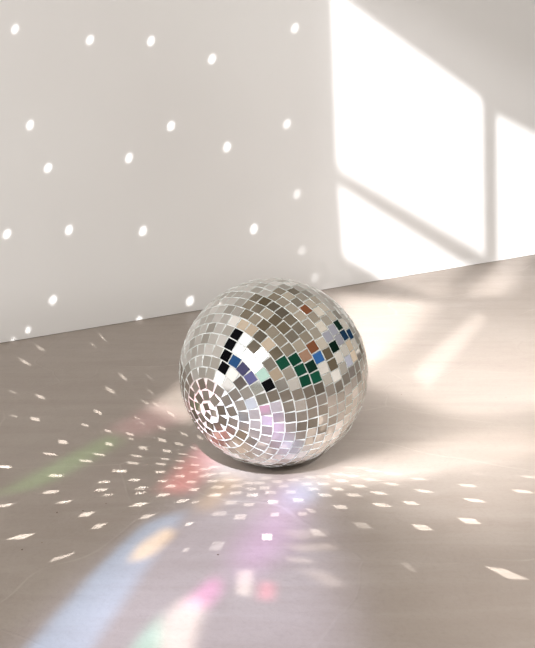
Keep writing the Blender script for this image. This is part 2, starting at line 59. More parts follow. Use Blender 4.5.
# beams that reach the wall: (point on the ball, aim, [(outline on the wall in metres, strength, edge softness)])
WALL_BEAMS = [
    ((-0.0538, 1.7714, 0.2503), (-0.4883, 2.4653, 0.5546), [([(-0.534, 2.4321, 0.6833), (-0.5328, 2.433, 0.6921), (-0.5364, 2.4304, 0.6975), (-0.5425, 2.4259, 0.6964), (-0.5477, 2.4222, 0.6895), (-0.5489, 2.4213, 0.6807), (-0.5454, 2.4238, 0.6752), (-0.5393, 2.4283, 0.6763)], 1.0, 0.0125), ([(-0.3903, 2.5364, 0.6597), (-0.3884, 2.5377, 0.6688), (-0.3918, 2.5352, 0.6749), (-0.3986, 2.5303, 0.6744), (-0.4047, 2.5259, 0.6676), (-0.4066, 2.5245, 0.6585), (-0.4031, 2.527, 0.6524), (-0.3964, 2.5319, 0.6529)], 1.0, 0.0125), ([(-0.5153, 2.4457, 0.4793), (-0.5146, 2.4462, 0.4886), (-0.5186, 2.4433, 0.4943), (-0.5249, 2.4387, 0.493), (-0.5299, 2.4351, 0.4857), (-0.5306, 2.4346, 0.4765), (-0.5267, 2.4375, 0.4708), (-0.5203, 2.4421, 0.472)], 1.0, 0.0125), ([(-0.4854, 2.4674, 0.3807), (-0.483, 2.4691, 0.3898), (-0.486, 2.4669, 0.3965), (-0.4926, 2.4621, 0.397), (-0.4989, 2.4576, 0.3909), (-0.5013, 2.4559, 0.3818), (-0.4983, 2.458, 0.3751), (-0.4917, 2.4628, 0.3746)], 1.0, 0.0125)]),
    ((-0.0756, 1.7944, 0.1904), (-0.5195, 2.4426, 0.1477), [([(-0.5715, 2.4049, 0.2415), (-0.5692, 2.4066, 0.2505), (-0.572, 2.4046, 0.2574), (-0.5784, 2.4, 0.2581), (-0.5845, 2.3955, 0.2522), (-0.5869, 2.3938, 0.2432), (-0.584, 2.3959, 0.2363), (-0.5777, 2.4005, 0.2356)], 1.0, 0.0125), ([(-0.4485, 2.4941, 0.2368), (-0.4477, 2.4947, 0.2466), (-0.4519, 2.4917, 0.2531), (-0.4586, 2.4868, 0.2524), (-0.464, 2.4829, 0.245), (-0.4648, 2.4823, 0.2352), (-0.4606, 2.4853, 0.2287), (-0.4539, 2.4902, 0.2294)], 1.0, 0.0125), ([(-0.4882, 2.4653, 0.0766), (-0.4862, 2.4668, 0.0863), (-0.4895, 2.4644, 0.0936), (-0.4963, 2.4595, 0.0943), (-0.5025, 2.4549, 0.088), (-0.5046, 2.4534, 0.0784), (-0.5013, 2.4558, 0.0711), (-0.4945, 2.4608, 0.0704)], 1.0, 0.0125), ([(-0.5429, 2.4257, 0.0169), (-0.5418, 2.4264, 0.0243), (-0.5446, 2.4245, 0.0296), (-0.5495, 2.4209, 0.0298), (-0.5538, 2.4178, 0.0247), (-0.5549, 2.417, 0.0174), (-0.5522, 2.419, 0.0121), (-0.5472, 2.4225, 0.0119)], 0.9, 0.0125)]),
    ((-0.085, 1.7874, 0.1904), (-0.5788, 2.3997, 0.0031), [([(-0.5741, 2.4031, -0.0011), (-0.5725, 2.4042, 0.0055), (-0.5746, 2.4027, 0.0107), (-0.5791, 2.3994, 0.0114), (-0.5835, 2.3963, 0.0073), (-0.5851, 2.3951, 0.0008), (-0.583, 2.3966, -0.0044), (-0.5785, 2.3999, -0.0052)], 0.6, 0.0125)]),
    ((-0.0201, 1.7859, 0.2503), (-0.2401, 2.6452, 0.5353), [([(-0.2621, 2.6293, 0.6586), (-0.2615, 2.6297, 0.6682), (-0.2662, 2.6263, 0.6739), (-0.2733, 2.6211, 0.6723), (-0.2788, 2.6172, 0.6644), (-0.2793, 2.6168, 0.6548), (-0.2747, 2.6202, 0.6491), (-0.2675, 2.6253, 0.6507)], 1.0, 0.0125), ([(-0.1255, 2.7284, 0.6154), (-0.1241, 2.7293, 0.6254), (-0.1287, 2.726, 0.6318), (-0.1365, 2.7203, 0.6309), (-0.1429, 2.7157, 0.6232), (-0.1443, 2.7147, 0.6133), (-0.1397, 2.718, 0.6069), (-0.1319, 2.7237, 0.6078)], 1.0, 0.0125), ([(-0.2223, 2.6581, 0.4606), (-0.2212, 2.659, 0.4706), (-0.2257, 2.6557, 0.4771), (-0.2332, 2.6503, 0.4763), (-0.2393, 2.6458, 0.4687), (-0.2404, 2.645, 0.4588), (-0.236, 2.6482, 0.4522), (-0.2285, 2.6537, 0.453)], 1.0, 0.0125), ([(-0.3168, 2.5896, 0.3919), (-0.3161, 2.5901, 0.4018), (-0.3207, 2.5868, 0.4081), (-0.3278, 2.5816, 0.407), (-0.3333, 2.5776, 0.3993), (-0.334, 2.5771, 0.3894), (-0.3295, 2.5804, 0.3831), (-0.3223, 2.5856, 0.3842)], 1.0, 0.0125)]),
    ((-0.0327, 1.8147, 0.1904), (-0.2694, 2.624, 0.083), [([(-0.2909, 2.6084, 0.2146), (-0.2898, 2.6092, 0.2249), (-0.2943, 2.6059, 0.2318), (-0.3017, 2.6006, 0.2314), (-0.3077, 2.5962, 0.2239), (-0.3088, 2.5955, 0.2137), (-0.3043, 2.5987, 0.2067), (-0.2969, 2.604, 0.2071)], 1.0, 0.0125), ([(-0.1858, 2.6846, 0.0231), (-0.1847, 2.6854, 0.0339), (-0.1896, 2.6818, 0.0416), (-0.1976, 2.6761, 0.0415), (-0.2039, 2.6715, 0.0339), (-0.205, 2.6707, 0.0231), (-0.2001, 2.6742, 0.0154), (-0.1922, 2.68, 0.0154)], 1.0, 0.0125), ([(-0.3072, 2.5966, -0.0028), (-0.3066, 2.597, 0.0057), (-0.3103, 2.5943, 0.0115), (-0.3163, 2.59, 0.0113), (-0.321, 2.5866, 0.0052), (-0.3216, 2.5861, -0.0032), (-0.3179, 2.5888, -0.0091), (-0.3119, 2.5931, -0.009)], 1, 0.0125)]),
    ((0.0092, 1.7896, 0.2503), (0.0063, 2.8239, 0.518), [([(0.0793, 2.8768, 0.6893), (0.0808, 2.8779, 0.6996), (0.0758, 2.8743, 0.7063), (0.0672, 2.868, 0.7054), (0.06, 2.8628, 0.6975), (0.0585, 2.8617, 0.6871), (0.0635, 2.8654, 0.6804), (0.0721, 2.8716, 0.6813)], 0.8, 0.0125), ([(0.0599, 2.8628, 0.4496), (0.0616, 2.864, 0.4603), (0.0567, 2.8604, 0.4676), (0.0479, 2.8541, 0.4673), (0.0406, 2.8487, 0.4596), (0.0388, 2.8475, 0.449), (0.0438, 2.851, 0.4417), (0.0525, 2.8574, 0.4419)], 0.7, 0.0125), ([(-0.0917, 2.7528, 0.4013), (-0.0902, 2.7539, 0.4117), (-0.0949, 2.7505, 0.4188), (-0.103, 2.7446, 0.4184), (-0.1098, 2.7397, 0.4108), (-0.1113, 2.7386, 0.4005), (-0.1067, 2.742, 0.3934), (-0.0986, 2.7479, 0.3938)], 1.0, 0.0125)]),
    ((0.0167, 1.8206, 0.1904), (0.0661, 2.8673, 0.1543), [([(0.0875, 2.8828, 0.2654), (0.0897, 2.8843, 0.2762), (0.0848, 2.8808, 0.2842), (0.0758, 2.8743, 0.2846), (0.0679, 2.8686, 0.2773), (0.0658, 2.867, 0.2664), (0.0706, 2.8705, 0.2584), (0.0796, 2.8771, 0.258)], 0.45, 0.0125), ([(-0.0249, 2.8013, 0.1873), (-0.0244, 2.8016, 0.1984), (-0.0301, 2.7975, 0.2057), (-0.0385, 2.7914, 0.2049), (-0.0447, 2.7869, 0.1965), (-0.0452, 2.7866, 0.1854), (-0.0396, 2.7906, 0.1781), (-0.0312, 2.7967, 0.1789)], 0.9, 0.0125), ([(0.1024, 2.8936, 0.1103), (0.1047, 2.8952, 0.1214), (0.0997, 2.8916, 0.1298), (0.0905, 2.885, 0.1306), (0.0825, 2.8791, 0.1234), (0.0802, 2.8775, 0.1124), (0.0851, 2.881, 0.1039), (0.0943, 2.8877, 0.103)], 0.25, 0.0125), ([(0.1401, 2.9209, 0.0314), (0.1409, 2.9215, 0.0432), (0.1349, 2.9172, 0.0514), (0.1256, 2.9104, 0.0513), (0.1185, 2.9052, 0.043), (0.1176, 2.9046, 0.0313), (0.1235, 2.9089, 0.0231), (0.1328, 2.9156, 0.0231)], 0.25, 0.0125)]),
]
# window light, plus added washes and halos that brighten wall and floor: (outline on the wall or floor in metres, colour, edge softness in metres)
SUN_PANES = [
    ([(-0.7051, 2.3081, 0.9689), (-0.7676, 2.2628, 0.0296), (-0.3562, 2.5611, 0.0139), (0.2155, 2.9756, 0.0182), (0.1961, 2.9615, 1.0559)], (0.5, 0.49, 0.48), 0.22),  # added wash that lifts the whole left wall
    ([(0.02, 1.637, 0.0), (0.1095, 1.6627, 0.0), (0.2354, 1.7639, 0.0), (0.3467, 1.7639, 0.0), (0.2363, 1.5795, 0.0), (0.0795, 1.5407, 0.0)], (2.4, 2.364, 2.352), 0.05),
    ([(0.166, 2.9397, 0.7836), (0.1898, 2.957, 0.3305), (0.6637, 3.3005, 0.0294), (0.63, 3.2761, 0.4966)], (5, 4.925, 4.9), 0.045),
    ([(0.1935, 2.9596, 0.2789), (0.2114, 2.9726, 0.0838), (0.324, 3.0542, -0.0), (0.3845, 3.0981, -0.038), (0.6054, 3.2583, 0.0005)], (5, 4.925, 4.9), 0.04),
    ([(0.6848, 3.3159, 0.4449), (0.7159, 3.3384, 0.0001), (0.8942, 3.4676, -0.0092), (0.8654, 3.4468, 0.3626)], (5, 4.925, 4.9), 0.045),
    ([(-0.066, 2.7715, 0.8961), (-0.0198, 2.805, -0.0259), (1.3004, 3.7622, -0.0448), (1.1864, 3.6795, 0.973)], (0.5, 0.492, 0.49), 0.55),  # added hazy halo around the panes
    ([(0.1386, 2.9198, 0.8364), (0.167, 2.9404, -0.0307), (0.956, 3.5125, -0.0378), (0.9106, 3.4795, 0.5139)], (0.6, 0.591, 0.588), 0.16),
    ([(0.3303, 3.0327, 0.0), (0.6243, 3.2455, 0.0), (0.5561, 3.0596, 0.0), (0.4604, 2.845, 0.0)], (7, 6.895, 6.86), 0.08),
    ([(0.1803, 2.8929, 0.0), (0.4326, 2.7647, 0.0), (0.2517, 2.2492, 0.0), (0.1241, 2.0733, 0.0)], (14, 13.79, 13.72), 0.09),
    ([(0.5453, 2.8568, 0.0), (0.7065, 3.3228, 0.0), (0.8304, 3.4037, 0.0), (0.6364, 2.8568, 0.0)], (9, 8.865, 8.82), 0.06),
    ([(0.5238, 2.6675, 0.0), (0.5439, 2.6163, 0.0), (0.3131, 2.0475, 0.0), (0.2962, 2.1614, 0.0)], (5.5, 5.417, 5.39), 0.025),
    ([(0.1832, 2.7647, 0.0), (0.8353, 3.2304, 0.0), (0.6328, 1.9795, 0.0), (0.365, 1.866, 0.0), (0.1663, 2.1064, 0.0)], (7, 6.895, 6.86), 0.1),
    ([(0.1742, 2.3686, 0.0), (0.8143, 2.5963, 0.0), (0.6556, 1.7165, 0.0), (0.2685, 1.5875, 0.0), (0.1625, 1.8136, 0.0)], (7.5, 7.388, 7.35), 0.4),
    ([(0.1792, 1.6285, 0.0), (0.6378, 1.7639, 0.0), (0.4484, 1.0004, 0.0), (0.163, 1.0371, 0.0)], (2.3, 2.254, 2.254), 0.3),  # added wash over the near right floor
    ([(0.0522, 1.6455, 0.0), (0.2854, 1.8136, 0.0), (0.5137, 1.8136, 0.0), (0.4172, 1.4406, 0.0), (0.2131, 1.4077, 0.0)], (4, 3.94, 3.92), 0.2),
]
# rainbow light on the floor: (outline in metres, colour, edge softness in metres)
PRISM_BANDS = [
    ([(-0.0903, 1.6671, 0.0), (0.1993, 1.6671, 0.0), (0.2406, 1.6119, 0.0), (0.0497, 1.556, 0.0), (-0.0973, 1.5875, 0.0)], (0.75, 0.75, 0.82), 0.06),
    ([(0.0928, 1.6519, 0.0), (0.1609, 1.6937, 0.0), (0.243, 1.7834, 0.0), (0.4492, 1.8394, 0.0), (0.4886, 1.7165, 0.0), (0.254, 1.5956, 0.0), (0.0964, 1.5716, 0.0)], (0.75, 0.72, 0.7), 0.05),
    ([(-0.0701, 1.6937, 0.0), (0.0995, 1.6285, 0.0), (0.1154, 1.5109, 0.0), (0.0464, 1.4406, 0.0), (-0.0781, 1.5109, 0.0)], (0.42, 0.42, 0.46), 0.12),
    ([(-0.2225, 1.9326, 0.0), (-0.1612, 2.1199, 0.0), (-0.0999, 1.9795, 0.0), (-0.1382, 1.8447, 0.0)], (1.8, 1.75, 1.7), 0.05),
    ([(-0.2801, 1.8136, 0.0), (-0.2046, 1.9795, 0.0), (-0.1404, 1.8768, 0.0), (-0.2234, 1.7785, 0.0)], (0.55, 0.25, 0.32), 0.05),
    ([(-0.4101, 1.5294, 0.0), (-0.3216, 1.7165, 0.0), (-0.2738, 1.7934, 0.0), (-0.244, 1.7639, 0.0), (-0.3292, 1.5795, 0.0), (-0.3673, 1.5407, 0.0)], (0.12, 0.4, 0.1), 0.04),
    ([(-0.1666, 1.5484, 0.0), (-0.107, 1.7639, 0.0), (-0.0593, 1.7165, 0.0), (-0.1199, 1.5332, 0.0)], (1.2, 0.3, 0.35), 0.045),
    ([(-0.1128, 1.7165, 0.0), (-0.0289, 1.6937, 0.0), (-0.0086, 1.5956, 0.0), (-0.0903, 1.6037, 0.0)], (1.2, 1.35, 1.7), 0.06),
    ([(-0.109, 1.4821, 0.0), (-0.0674, 1.6202, 0.0), (-0.0352, 1.5956, 0.0), (-0.0805, 1.468, 0.0)], (0.55, 0.35, 0.05), 0.04),
    ([(-0.0559, 1.3164, 0.0), (0.0352, 1.5956, 0.0), (0.0571, 1.5484, 0.0), (0.023, 1.3164, 0.0), (-0.0349, 1.2612, 0.0)], (0.48, 0.15, 0.68), 0.08),
    ([(0.0238, 1.5638, 0.0), (0.0743, 1.5956, 0.0), (0.0785, 1.5182, 0.0), (0.0255, 1.475, 0.0)], (0.4, 0.75, 1.4), 0.05),
    ([(-0.2797, 1.0661, 0.0), (-0.2026, 1.3607, 0.0), (-0.1676, 1.4406, 0.0), (-0.1197, 1.468, 0.0), (-0.2053, 1.0661, 0.0)], (0.22, 0.52, 0.95), 0.03),
    ([(-0.2688, 1.0563, 0.0), (-0.1659, 1.424, 0.0), (-0.0428, 1.5875, 0.0), (0.0647, 1.5484, 0.0), (0.1086, 1.3164, 0.0), (0.0896, 1.0563, 0.0)], (0.64, 0.68, 0.98), 0.15),
    ([(-0.1803, 1.3107, 0.0), (-0.1799, 1.3516, 0.0), (-0.1427, 1.4174, 0.0), (-0.1271, 1.3981, 0.0), (-0.1553, 1.3222, 0.0)], (1.3, 0.8, 0), 0.025),
    ([(-0.1196, 1.0862, 0.0), (-0.1226, 1.1809, 0.0), (-0.0954, 1.2199, 0.0), (-0.0735, 1.2026, 0.0), (-0.076, 1.1396, 0.0), (-0.0855, 1.0761, 0.0)], (1.2, 1.15, 1.1), 0.035),
    ([(-0.1034, 1.1953, 0.0), (-0.0905, 1.2403, 0.0), (-0.067, 1.2719, 0.0), (-0.0531, 1.2403, 0.0), (-0.0738, 1.1857, 0.0)], (0.9, 0.1, 0.7), 0.03),
    ([(-0.1573, 1.0761, 0.0), (-0.1474, 1.1352, 0.0), (-0.1277, 1.1715, 0.0), (-0.1135, 1.1177, 0.0), (-0.1286, 1.0661, 0.0)], (0.2, 0.8, 0.6), 0.03),
    ([(-0.0389, 1.225, 0.0), (-0.038, 1.2855, 0.0), (-0.0187, 1.2883, 0.0), (-0.0203, 1.2199, 0.0)], (1, 0.95, 0.9), 0.015),
    ([(-0.0116, 1.2124, 0.0), (-0.0095, 1.2559, 0.0), (0.0095, 1.2533, 0.0), (0.0067, 1.21, 0.0)], (1.0, 0.1, 0.25), 0.025),
    ([(0.0174, 1.4045, 0.0), (0.0765, 1.4142, 0.0), (0.0864, 1.3917, 0.0), (0.0445, 1.376, 0.0)], (0.4, 0.38, 0.36), 0.015),
    ([(0.0237, 1.3607, 0.0), (0.0851, 1.3668, 0.0), (0.0948, 1.3486, 0.0), (0.0435, 1.3397, 0.0)], (0.5, 0.48, 0.45), 0.015),
    ([(0.0232, 1.3251, 0.0), (0.0535, 1.3222, 0.0), (0.0609, 1.3079, 0.0), (0.0295, 1.3107, 0.0)], (0.5, 0.48, 0.45), 0.012),
    ([(0.042, 1.2883, 0.0), (0.0743, 1.2883, 0.0), (0.0973, 1.2481, 0.0), (0.0781, 1.2403, 0.0)], (0.4, 0.38, 0.35), 0.02),
]
# colour spots added to the unseen surroundings for single tiles to mirror: (direction, colour, angular radius)
REFLECTION_PATCHES = [
    ((-0.6416, -0.1987, 0.7408), (0.008, 0.008, 0.01), 0.1),
    ((-0.7573, -0.2779, 0.591), (0.008, 0.008, 0.01), 0.1),
    ((-0.8387, -0.3532, 0.4145), (0.008, 0.008, 0.01), 0.1),
    ((-0.8788, -0.4279, 0.2111), (0.008, 0.008, 0.01), 0.1),
    ((-0.7058, -0.6712, -0.2265), (0.008, 0.008, 0.01), 0.1),
    ((-0.5237, -0.8361, -0.1632), (0.008, 0.008, 0.01), 0.1),
    ((-0.1098, -0.9935, 0.0288), (0.008, 0.008, 0.01), 0.1),
    ((-0.8229, -0.563, -0.0764), (0.015, 0.045, 0.1), 0.1),
    ((0.8229, 0.4816, 0.3015), (0.015, 0.045, 0.1), 0.1),
    ((0.7278, 0.6628, 0.1758), (0.015, 0.045, 0.1), 0.1),
    ((-0.2363, -0.7683, 0.5948), (1.5, 1.55, 1.6), 0.1),
    ((-0.5238, -0.4099, 0.7467), (1.5, 1.55, 1.6), 0.1),
    ((-0.6462, -0.4924, 0.5831), (1.5, 1.55, 1.6), 0.1),
    ((-0.3381, -0.9399, -0.0475), (1.5, 1.55, 1.6), 0.1),
    ((-0.371, -0.8388, 0.3985), (0.9, 1.3, 1.2), 0.1),
    ((-0.2325, -0.9447, 0.2311), (0.9, 1.3, 1.2), 0.1),
    ((-0.5132, -0.6841, 0.5183), (0.55, 0.68, 0.95), 0.1),
    ((0.0863, -0.7822, -0.6171), (0.55, 0.68, 0.95), 0.1),
    ((0.2371, -0.3541, -0.9046), (0.55, 0.68, 0.95), 0.1),
    ((-0.2341, -0.9364, -0.2616), (0.85, 0.85, 1.15), 0.1),
    ((-0.348, -0.7455, -0.5684), (0.85, 0.85, 1.15), 0.1),
    ((-0.7298, -0.5664, 0.3829), (0.05, 0.16, 0.42), 0.1),
    ((0.8041, -0.4326, 0.4077), (0.05, 0.16, 0.42), 0.1),
    ((-0.5998, -0.7455, 0.2905), (0.16, 0.16, 0.34), 0.1),
    ((-0.4642, -0.8741, 0.1428), (0.16, 0.16, 0.34), 0.1),
    ((-0.6453, -0.7638, 0.014), (0.12, 0.05, 0.1), 0.1),
    ((0.0536, -0.9089, -0.4135), (0.6, 0.4, 0.66), 0.1),
    ((-0.1605, -0.8638, -0.4776), (0.62, 0.3, 0.7), 0.1),
    ((0.4125, -0.7652, 0.4943), (0.012, 0.085, 0.05), 0.1),
    ((0.1841, -0.8674, 0.4624), (0.012, 0.085, 0.05), 0.1),
    ((0.5235, -0.8015, 0.2891), (0.012, 0.085, 0.05), 0.1),
    ((0.6058, -0.7927, 0.0686), (0.012, 0.085, 0.05), 0.1),
    ((0.776, -0.6243, 0.0905), (0.012, 0.085, 0.05), 0.1),
    ((0.7059, -0.6383, 0.307), (0.008, 0.03, 0.02), 0.1),
    ((0.8122, -0.5694, -0.1265), (0.008, 0.03, 0.02), 0.1),
    ((0.9173, 0.0289, 0.3972), (0.008, 0.03, 0.02), 0.1),
    ((0.7519, 0.5158, 0.4106), (0.008, 0.03, 0.02), 0.1),
    ((0.7024, -0.394, 0.5928), (0.26, 0.1, 0.05), 0.1),
    ((0.4561, 0.3193, 0.8307), (0.26, 0.1, 0.05), 0.1),
    ((0.6053, -0.6108, 0.5104), (0.42, 0.25, 0.17), 0.1),
    ((0.5932, 0.2148, 0.7758), (0.42, 0.25, 0.17), 0.1),
    ((0.9168, -0.3994, -0.0006), (0.38, 0.2, 0.07), 0.1),
    ((0.9035, 0.3625, -0.2289), (0.62, 0.5, 0.38), 0.1),
    ((-0.5177, -0.0769, 0.8521), (0.62, 0.5, 0.38), 0.1),
    ((-0.3979, -0.2786, 0.8741), (0.62, 0.5, 0.38), 0.1),
    ((-0.2577, -0.4688, 0.8449), (0.62, 0.5, 0.38), 0.1),
    ((-0.1071, -0.6366, 0.7637), (0.62, 0.5, 0.38), 0.1),
    ((0.8663, 0.4682, 0.1743), (0.62, 0.5, 0.38), 0.1),
    ((0.8784, 0.4764, 0.0386), (0.62, 0.5, 0.38), 0.1),
    ((0.0437, -0.9669, 0.2512), (0.62, 0.5, 0.38), 0.1),
    ((-0.1728, -0.2465, 0.9536), (0.2, 0.16, 0.11), 0.1),
    ((0.0293, -0.1485, 0.9885), (0.2, 0.16, 0.11), 0.1),
    ((0.1826, -0.3055, 0.9345), (0.2, 0.16, 0.11), 0.1),
    ((-0.1257, 0.373, 0.9193), (0.2, 0.16, 0.11), 0.1),
    ((0.0436, -0.7722, 0.6339), (0.2, 0.16, 0.11), 0.1),
    ((0.8994, -0.2104, 0.3831), (0.2, 0.16, 0.11), 0.1),
    ((0.9586, -0.2088, 0.1937), (0.2, 0.16, 0.11), 0.1),
    ((0.8074, 0.3032, 0.5061), (0.5, 0.5, 0.58), 0.1),
    ((0.8311, 0.065, 0.5523), (0.5, 0.5, 0.58), 0.1),
    ((0.8881, 0.2656, 0.3752), (0.5, 0.5, 0.58), 0.1),
    ((0.9616, 0.2656, 0.069), (0.5, 0.5, 0.58), 0.1),
    ((-0.6653, 0.3187, 0.6751), (1.0, 0.98, 0.95), 0.1),
    ((-0.8743, 0.1619, 0.4576), (1.0, 0.98, 0.95), 0.1),
    ((-0.8358, -0.0551, 0.5463), (1.0, 0.98, 0.95), 0.1),
]

BALL_RADIUS = 0.15

# ------------------------------------------------------------------ helpers
def obj(name, bm, mat, parent=None, smooth=False):
    me = bpy.data.meshes.new(name)
    bm.to_mesh(me); bm.free()
    for p in me.polygons:
        p.use_smooth = smooth
    if mat is not None and len(me.materials) == 0:
        me.materials.append(mat)
    o = bpy.data.objects.new(name, me)
    COL.objects.link(o)
    if parent is not None:
        o.parent = parent
    return o

def nodes_of(mat):
    mat.use_nodes = True
    nt = mat.node_tree
    return nt, nt.nodes, nt.links

class Graph:
    """small helper that adds nodes to a node tree"""
    def __init__(self, nt):
        self.nt, self.N, self.L = nt, nt.nodes, nt.links
    def put(self, sock, v):
        if isinstance(v, bpy.types.NodeSocket):
            self.L.new(v, sock)
        else:
            sock.default_value = v
    def math(self, op, a, b=0.0):
        n = self.N.new('ShaderNodeMath'); n.operation = op
        self.put(n.inputs[0], a); self.put(n.inputs[1], b)
        return n.outputs[0]
    def vmath(self, op, a, b=(0, 0, 0)):
        n = self.N.new('ShaderNodeVectorMath'); n.operation = op
        self.put(n.inputs[0], a)
        if op == 'SCALE':
            self.put(n.inputs['Scale'], b)
        else:
            self.put(n.inputs[1], b)
        return n.outputs['Value'] if op in ('DOT_PRODUCT', 'LENGTH') else n.outputs['Vector']
    def smooth(self, v, lo, hi, a=0.0, b=1.0):
        n = self.N.new('ShaderNodeMapRange'); n.interpolation_type = 'SMOOTHSTEP'
        self.put(n.inputs['Value'], v)
        n.inputs['From Min'].default_value = lo; n.inputs['From Max'].default_value = hi
        n.inputs['To Min'].default_value = a; n.inputs['To Max'].default_value = b
        return n.outputs['Result']
    def noise(self, vec, scale, detail=3.0, rough=0.5, dist=0.0):
        n = self.N.new('ShaderNodeTexNoise')
        self.put(n.inputs['Vector'], vec)
        n.inputs['Scale'].default_value = scale; n.inputs['Detail'].default_value = detail
        n.inputs['Roughness'].default_value = rough; n.inputs['Distortion'].default_value = dist
        return n.outputs['Fac']
    def mix(self, fac, a, b):
        n = self.N.new('ShaderNodeMix'); n.data_type = 'RGBA'
        self.put(n.inputs['Factor'], fac)
        self.put(n.inputs[6], a); self.put(n.inputs[7], b)
        return n.outputs[2]

def rgb(c):
    return (c[0], c[1], c[2], 1.0)

# ------------------------------------------------------------------ materials
def concrete_material():
    m = bpy.data.materials.new('polished_concrete')
    nt, N, L = nodes_of(m); g = Graph(nt); b = N['Principled BSDF']
    pos = N.new('ShaderNodeNewGeometry').outputs['Position']
    big = g.noise(pos, 1.7, 4, .55, .4)
    mid = g.noise(pos, 9.0, 5, .6, .6)
    fine = g.noise(pos, 160.0, 2, .5)
    # long brushed streaks
    mp = N.new('ShaderNodeMapping'); g.put(mp.inputs['Vector'], pos)
    mp.inputs['Rotation'].default_value = (0, 0, .5); mp.inputs['Scale'].default_value = (1.0, 7.0, 1.0)
    streak = g.noise(mp.outputs[0], 3.0, 4, .6, .8)
    v = g.math('ADD', g.math('MULTIPLY', big, .40), g.math('MULTIPLY', mid, .25))
    v = g.math('ADD', v, g.math('MULTIPLY', streak, .35))
    v = g.smooth(v, .36, .64)
    c = g.mix(v, rgb(FLOOR_DARK), rgb(FLOOR_LIGHT))
    c = g.mix(g.math('MULTIPLY', g.smooth(fine, .45, .75), .10), c, (.15, .13, .11, 1))
    # hairline cracks
    wob = N.new('ShaderNodeTexNoise'); g.put(wob.inputs['Vector'], pos); wob.inputs['Scale'].default_value = 2.2
    wpos = g.vmath('ADD', pos, g.vmath('SCALE', wob.outputs['Color'], .35))
    vor = N.new('ShaderNodeTexVoronoi'); vor.feature = 'DISTANCE_TO_EDGE'
    g.put(vor.inputs['Vector'], wpos); vor.inputs['Scale'].default_value = 2.6
    crack = g.smooth(vor.outputs['Distance'], 0.0, .010)
    patchy = g.smooth(g.noise(pos, 3.1, 2), .45, .6)
    c = g.mix(g.math('MULTIPLY', g.math('MULTIPLY', g.math('SUBTRACT', 1.0, crack), patchy), .20), c, (.60, .55, .50, 1))
    blot = g.noise(pos, 22.0, 6, .65, 1.2)
    c = g.mix(g.smooth(blot, .52, .74, 0.0, .22), c, (.25, .21, .18, 1))
    g.put(b.inputs['Base Color'], c)
    g.put(b.inputs['Roughness'], g.smooth(mid, .3, .7, .36, .48))
    b.inputs['Specular IOR Level'].default_value = .38
    h = g.math('ADD', g.math('MULTIPLY', crack, -.15), g.math('MULTIPLY', fine, .12))
    h = g.math('ADD', h, g.math('MULTIPLY', g.noise(pos, 38.0, 4, .6, .5), .55))
    h = g.math('ADD', h, g.math('MULTIPLY', streak, .25))
    bp = N.new('ShaderNodeBump'); bp.inputs['Strength'].default_value = .35; bp.inputs['Distance'].default_value = .004
    g.put(bp.inputs['Height'], h)
    g.put(b.inputs['Normal'], bp.outputs[0])
    return m

def plaster_material():
    m = bpy.data.materials.new('white_plaster')
    nt, N, L = nodes_of(m); g = Graph(nt); b = N['Principled BSDF']
    pos = N.new('ShaderNodeNewGeometry').outputs['Position']
    n1 = g.noise(pos, 1.3, 3, .5); n2 = g.noise(pos, 60.0, 3, .5)
    c = g.mix(g.smooth(n1, .3, .7), rgb(WALL_DARK), rgb(WALL_LIGHT))
    g.put(b.inputs['Base Color'], c)
    b.inputs['Roughness'].default_value = .75; b.inputs['Specular IOR Level'].default_value = .2
    bp = N.new('ShaderNodeBump'); bp.inputs['Strength'].default_value = .08; bp.inputs['Distance'].default_value = .002
    g.put(bp.inputs['Height'], n2); g.put(b.inputs['Normal'], bp.outputs[0])
    return m

def simple_material(name, col, rough=.6, metal=0.0, spec=.5):
    m = bpy.data.materials.new(name)
    nt, N, L = nodes_of(m); g = Graph(nt); b = N['Principled BSDF']
    pos = N.new('ShaderNodeNewGeometry').outputs['Position']
    c = g.mix(g.noise(pos, 90.0, 2), rgb([x * .93 for x in col]), rgb(col))
    g.put(b.inputs['Base Color'], c)
    b.inputs['Roughness'].default_value = rough; b.inputs['Metallic'].default_value = metal
    b.inputs['Specular IOR Level'].default_value = spec
    return m

def mirror_material():
    m = bpy.data.materials.new('mirror_glass')
    nt, N, L = nodes_of(m); g = Graph(nt); b = N['Principled BSDF']
    at = N.new('ShaderNodeAttribute'); at.attribute_name = 'silver'
    pos = N.new('ShaderNodeNewGeometry').outputs['Position']
    c = g.mix(at.outputs['Fac'], (.47, .445, .405, 1), (.88, .865, .845, 1))
    # faint cloudy tarnish behind the glass
    c = g.mix(g.math('MULTIPLY', g.smooth(g.noise(pos, 130.0, 4, .6, .5), .45, .75), .22), c, (.62, .56, .48, 1))
    g.put(b.inputs['Base Color'], c)
    b.inputs['Metallic'].default_value = 1.0
    b.inputs['Roughness'].default_value = .035
    return m

FLOOR_DARK, FLOOR_LIGHT = (.318, .268, .232), (.378, .328, .292)
WALL_DARK, WALL_LIGHT = (.88, .865, .86), (.92, .91, .905)
M_FLOOR, M_WALL, M_MIRROR = concrete_material(), plaster_material(), mirror_material()
M_EDGE = simple_material('glass_edge', (.78, .82, .80), .15, 0.0, .7)
M_CORE = simple_material('pale_grout', (.93, .93, .91), .4)
M_GRIT = simple_material('dark_grit', (.16, .11, .08), .8)

# ------------------------------------------------------------------ room shell
bm = bmesh.new()
bm.faces.new([bm.verts.new(p) for p in ((-5, -4, 0), (6, -4, 0), (6, 7, 0), (-5, 7, 0))])
floor = obj('floor', bm, M_FLOOR); floor['kind'] = 'structure'

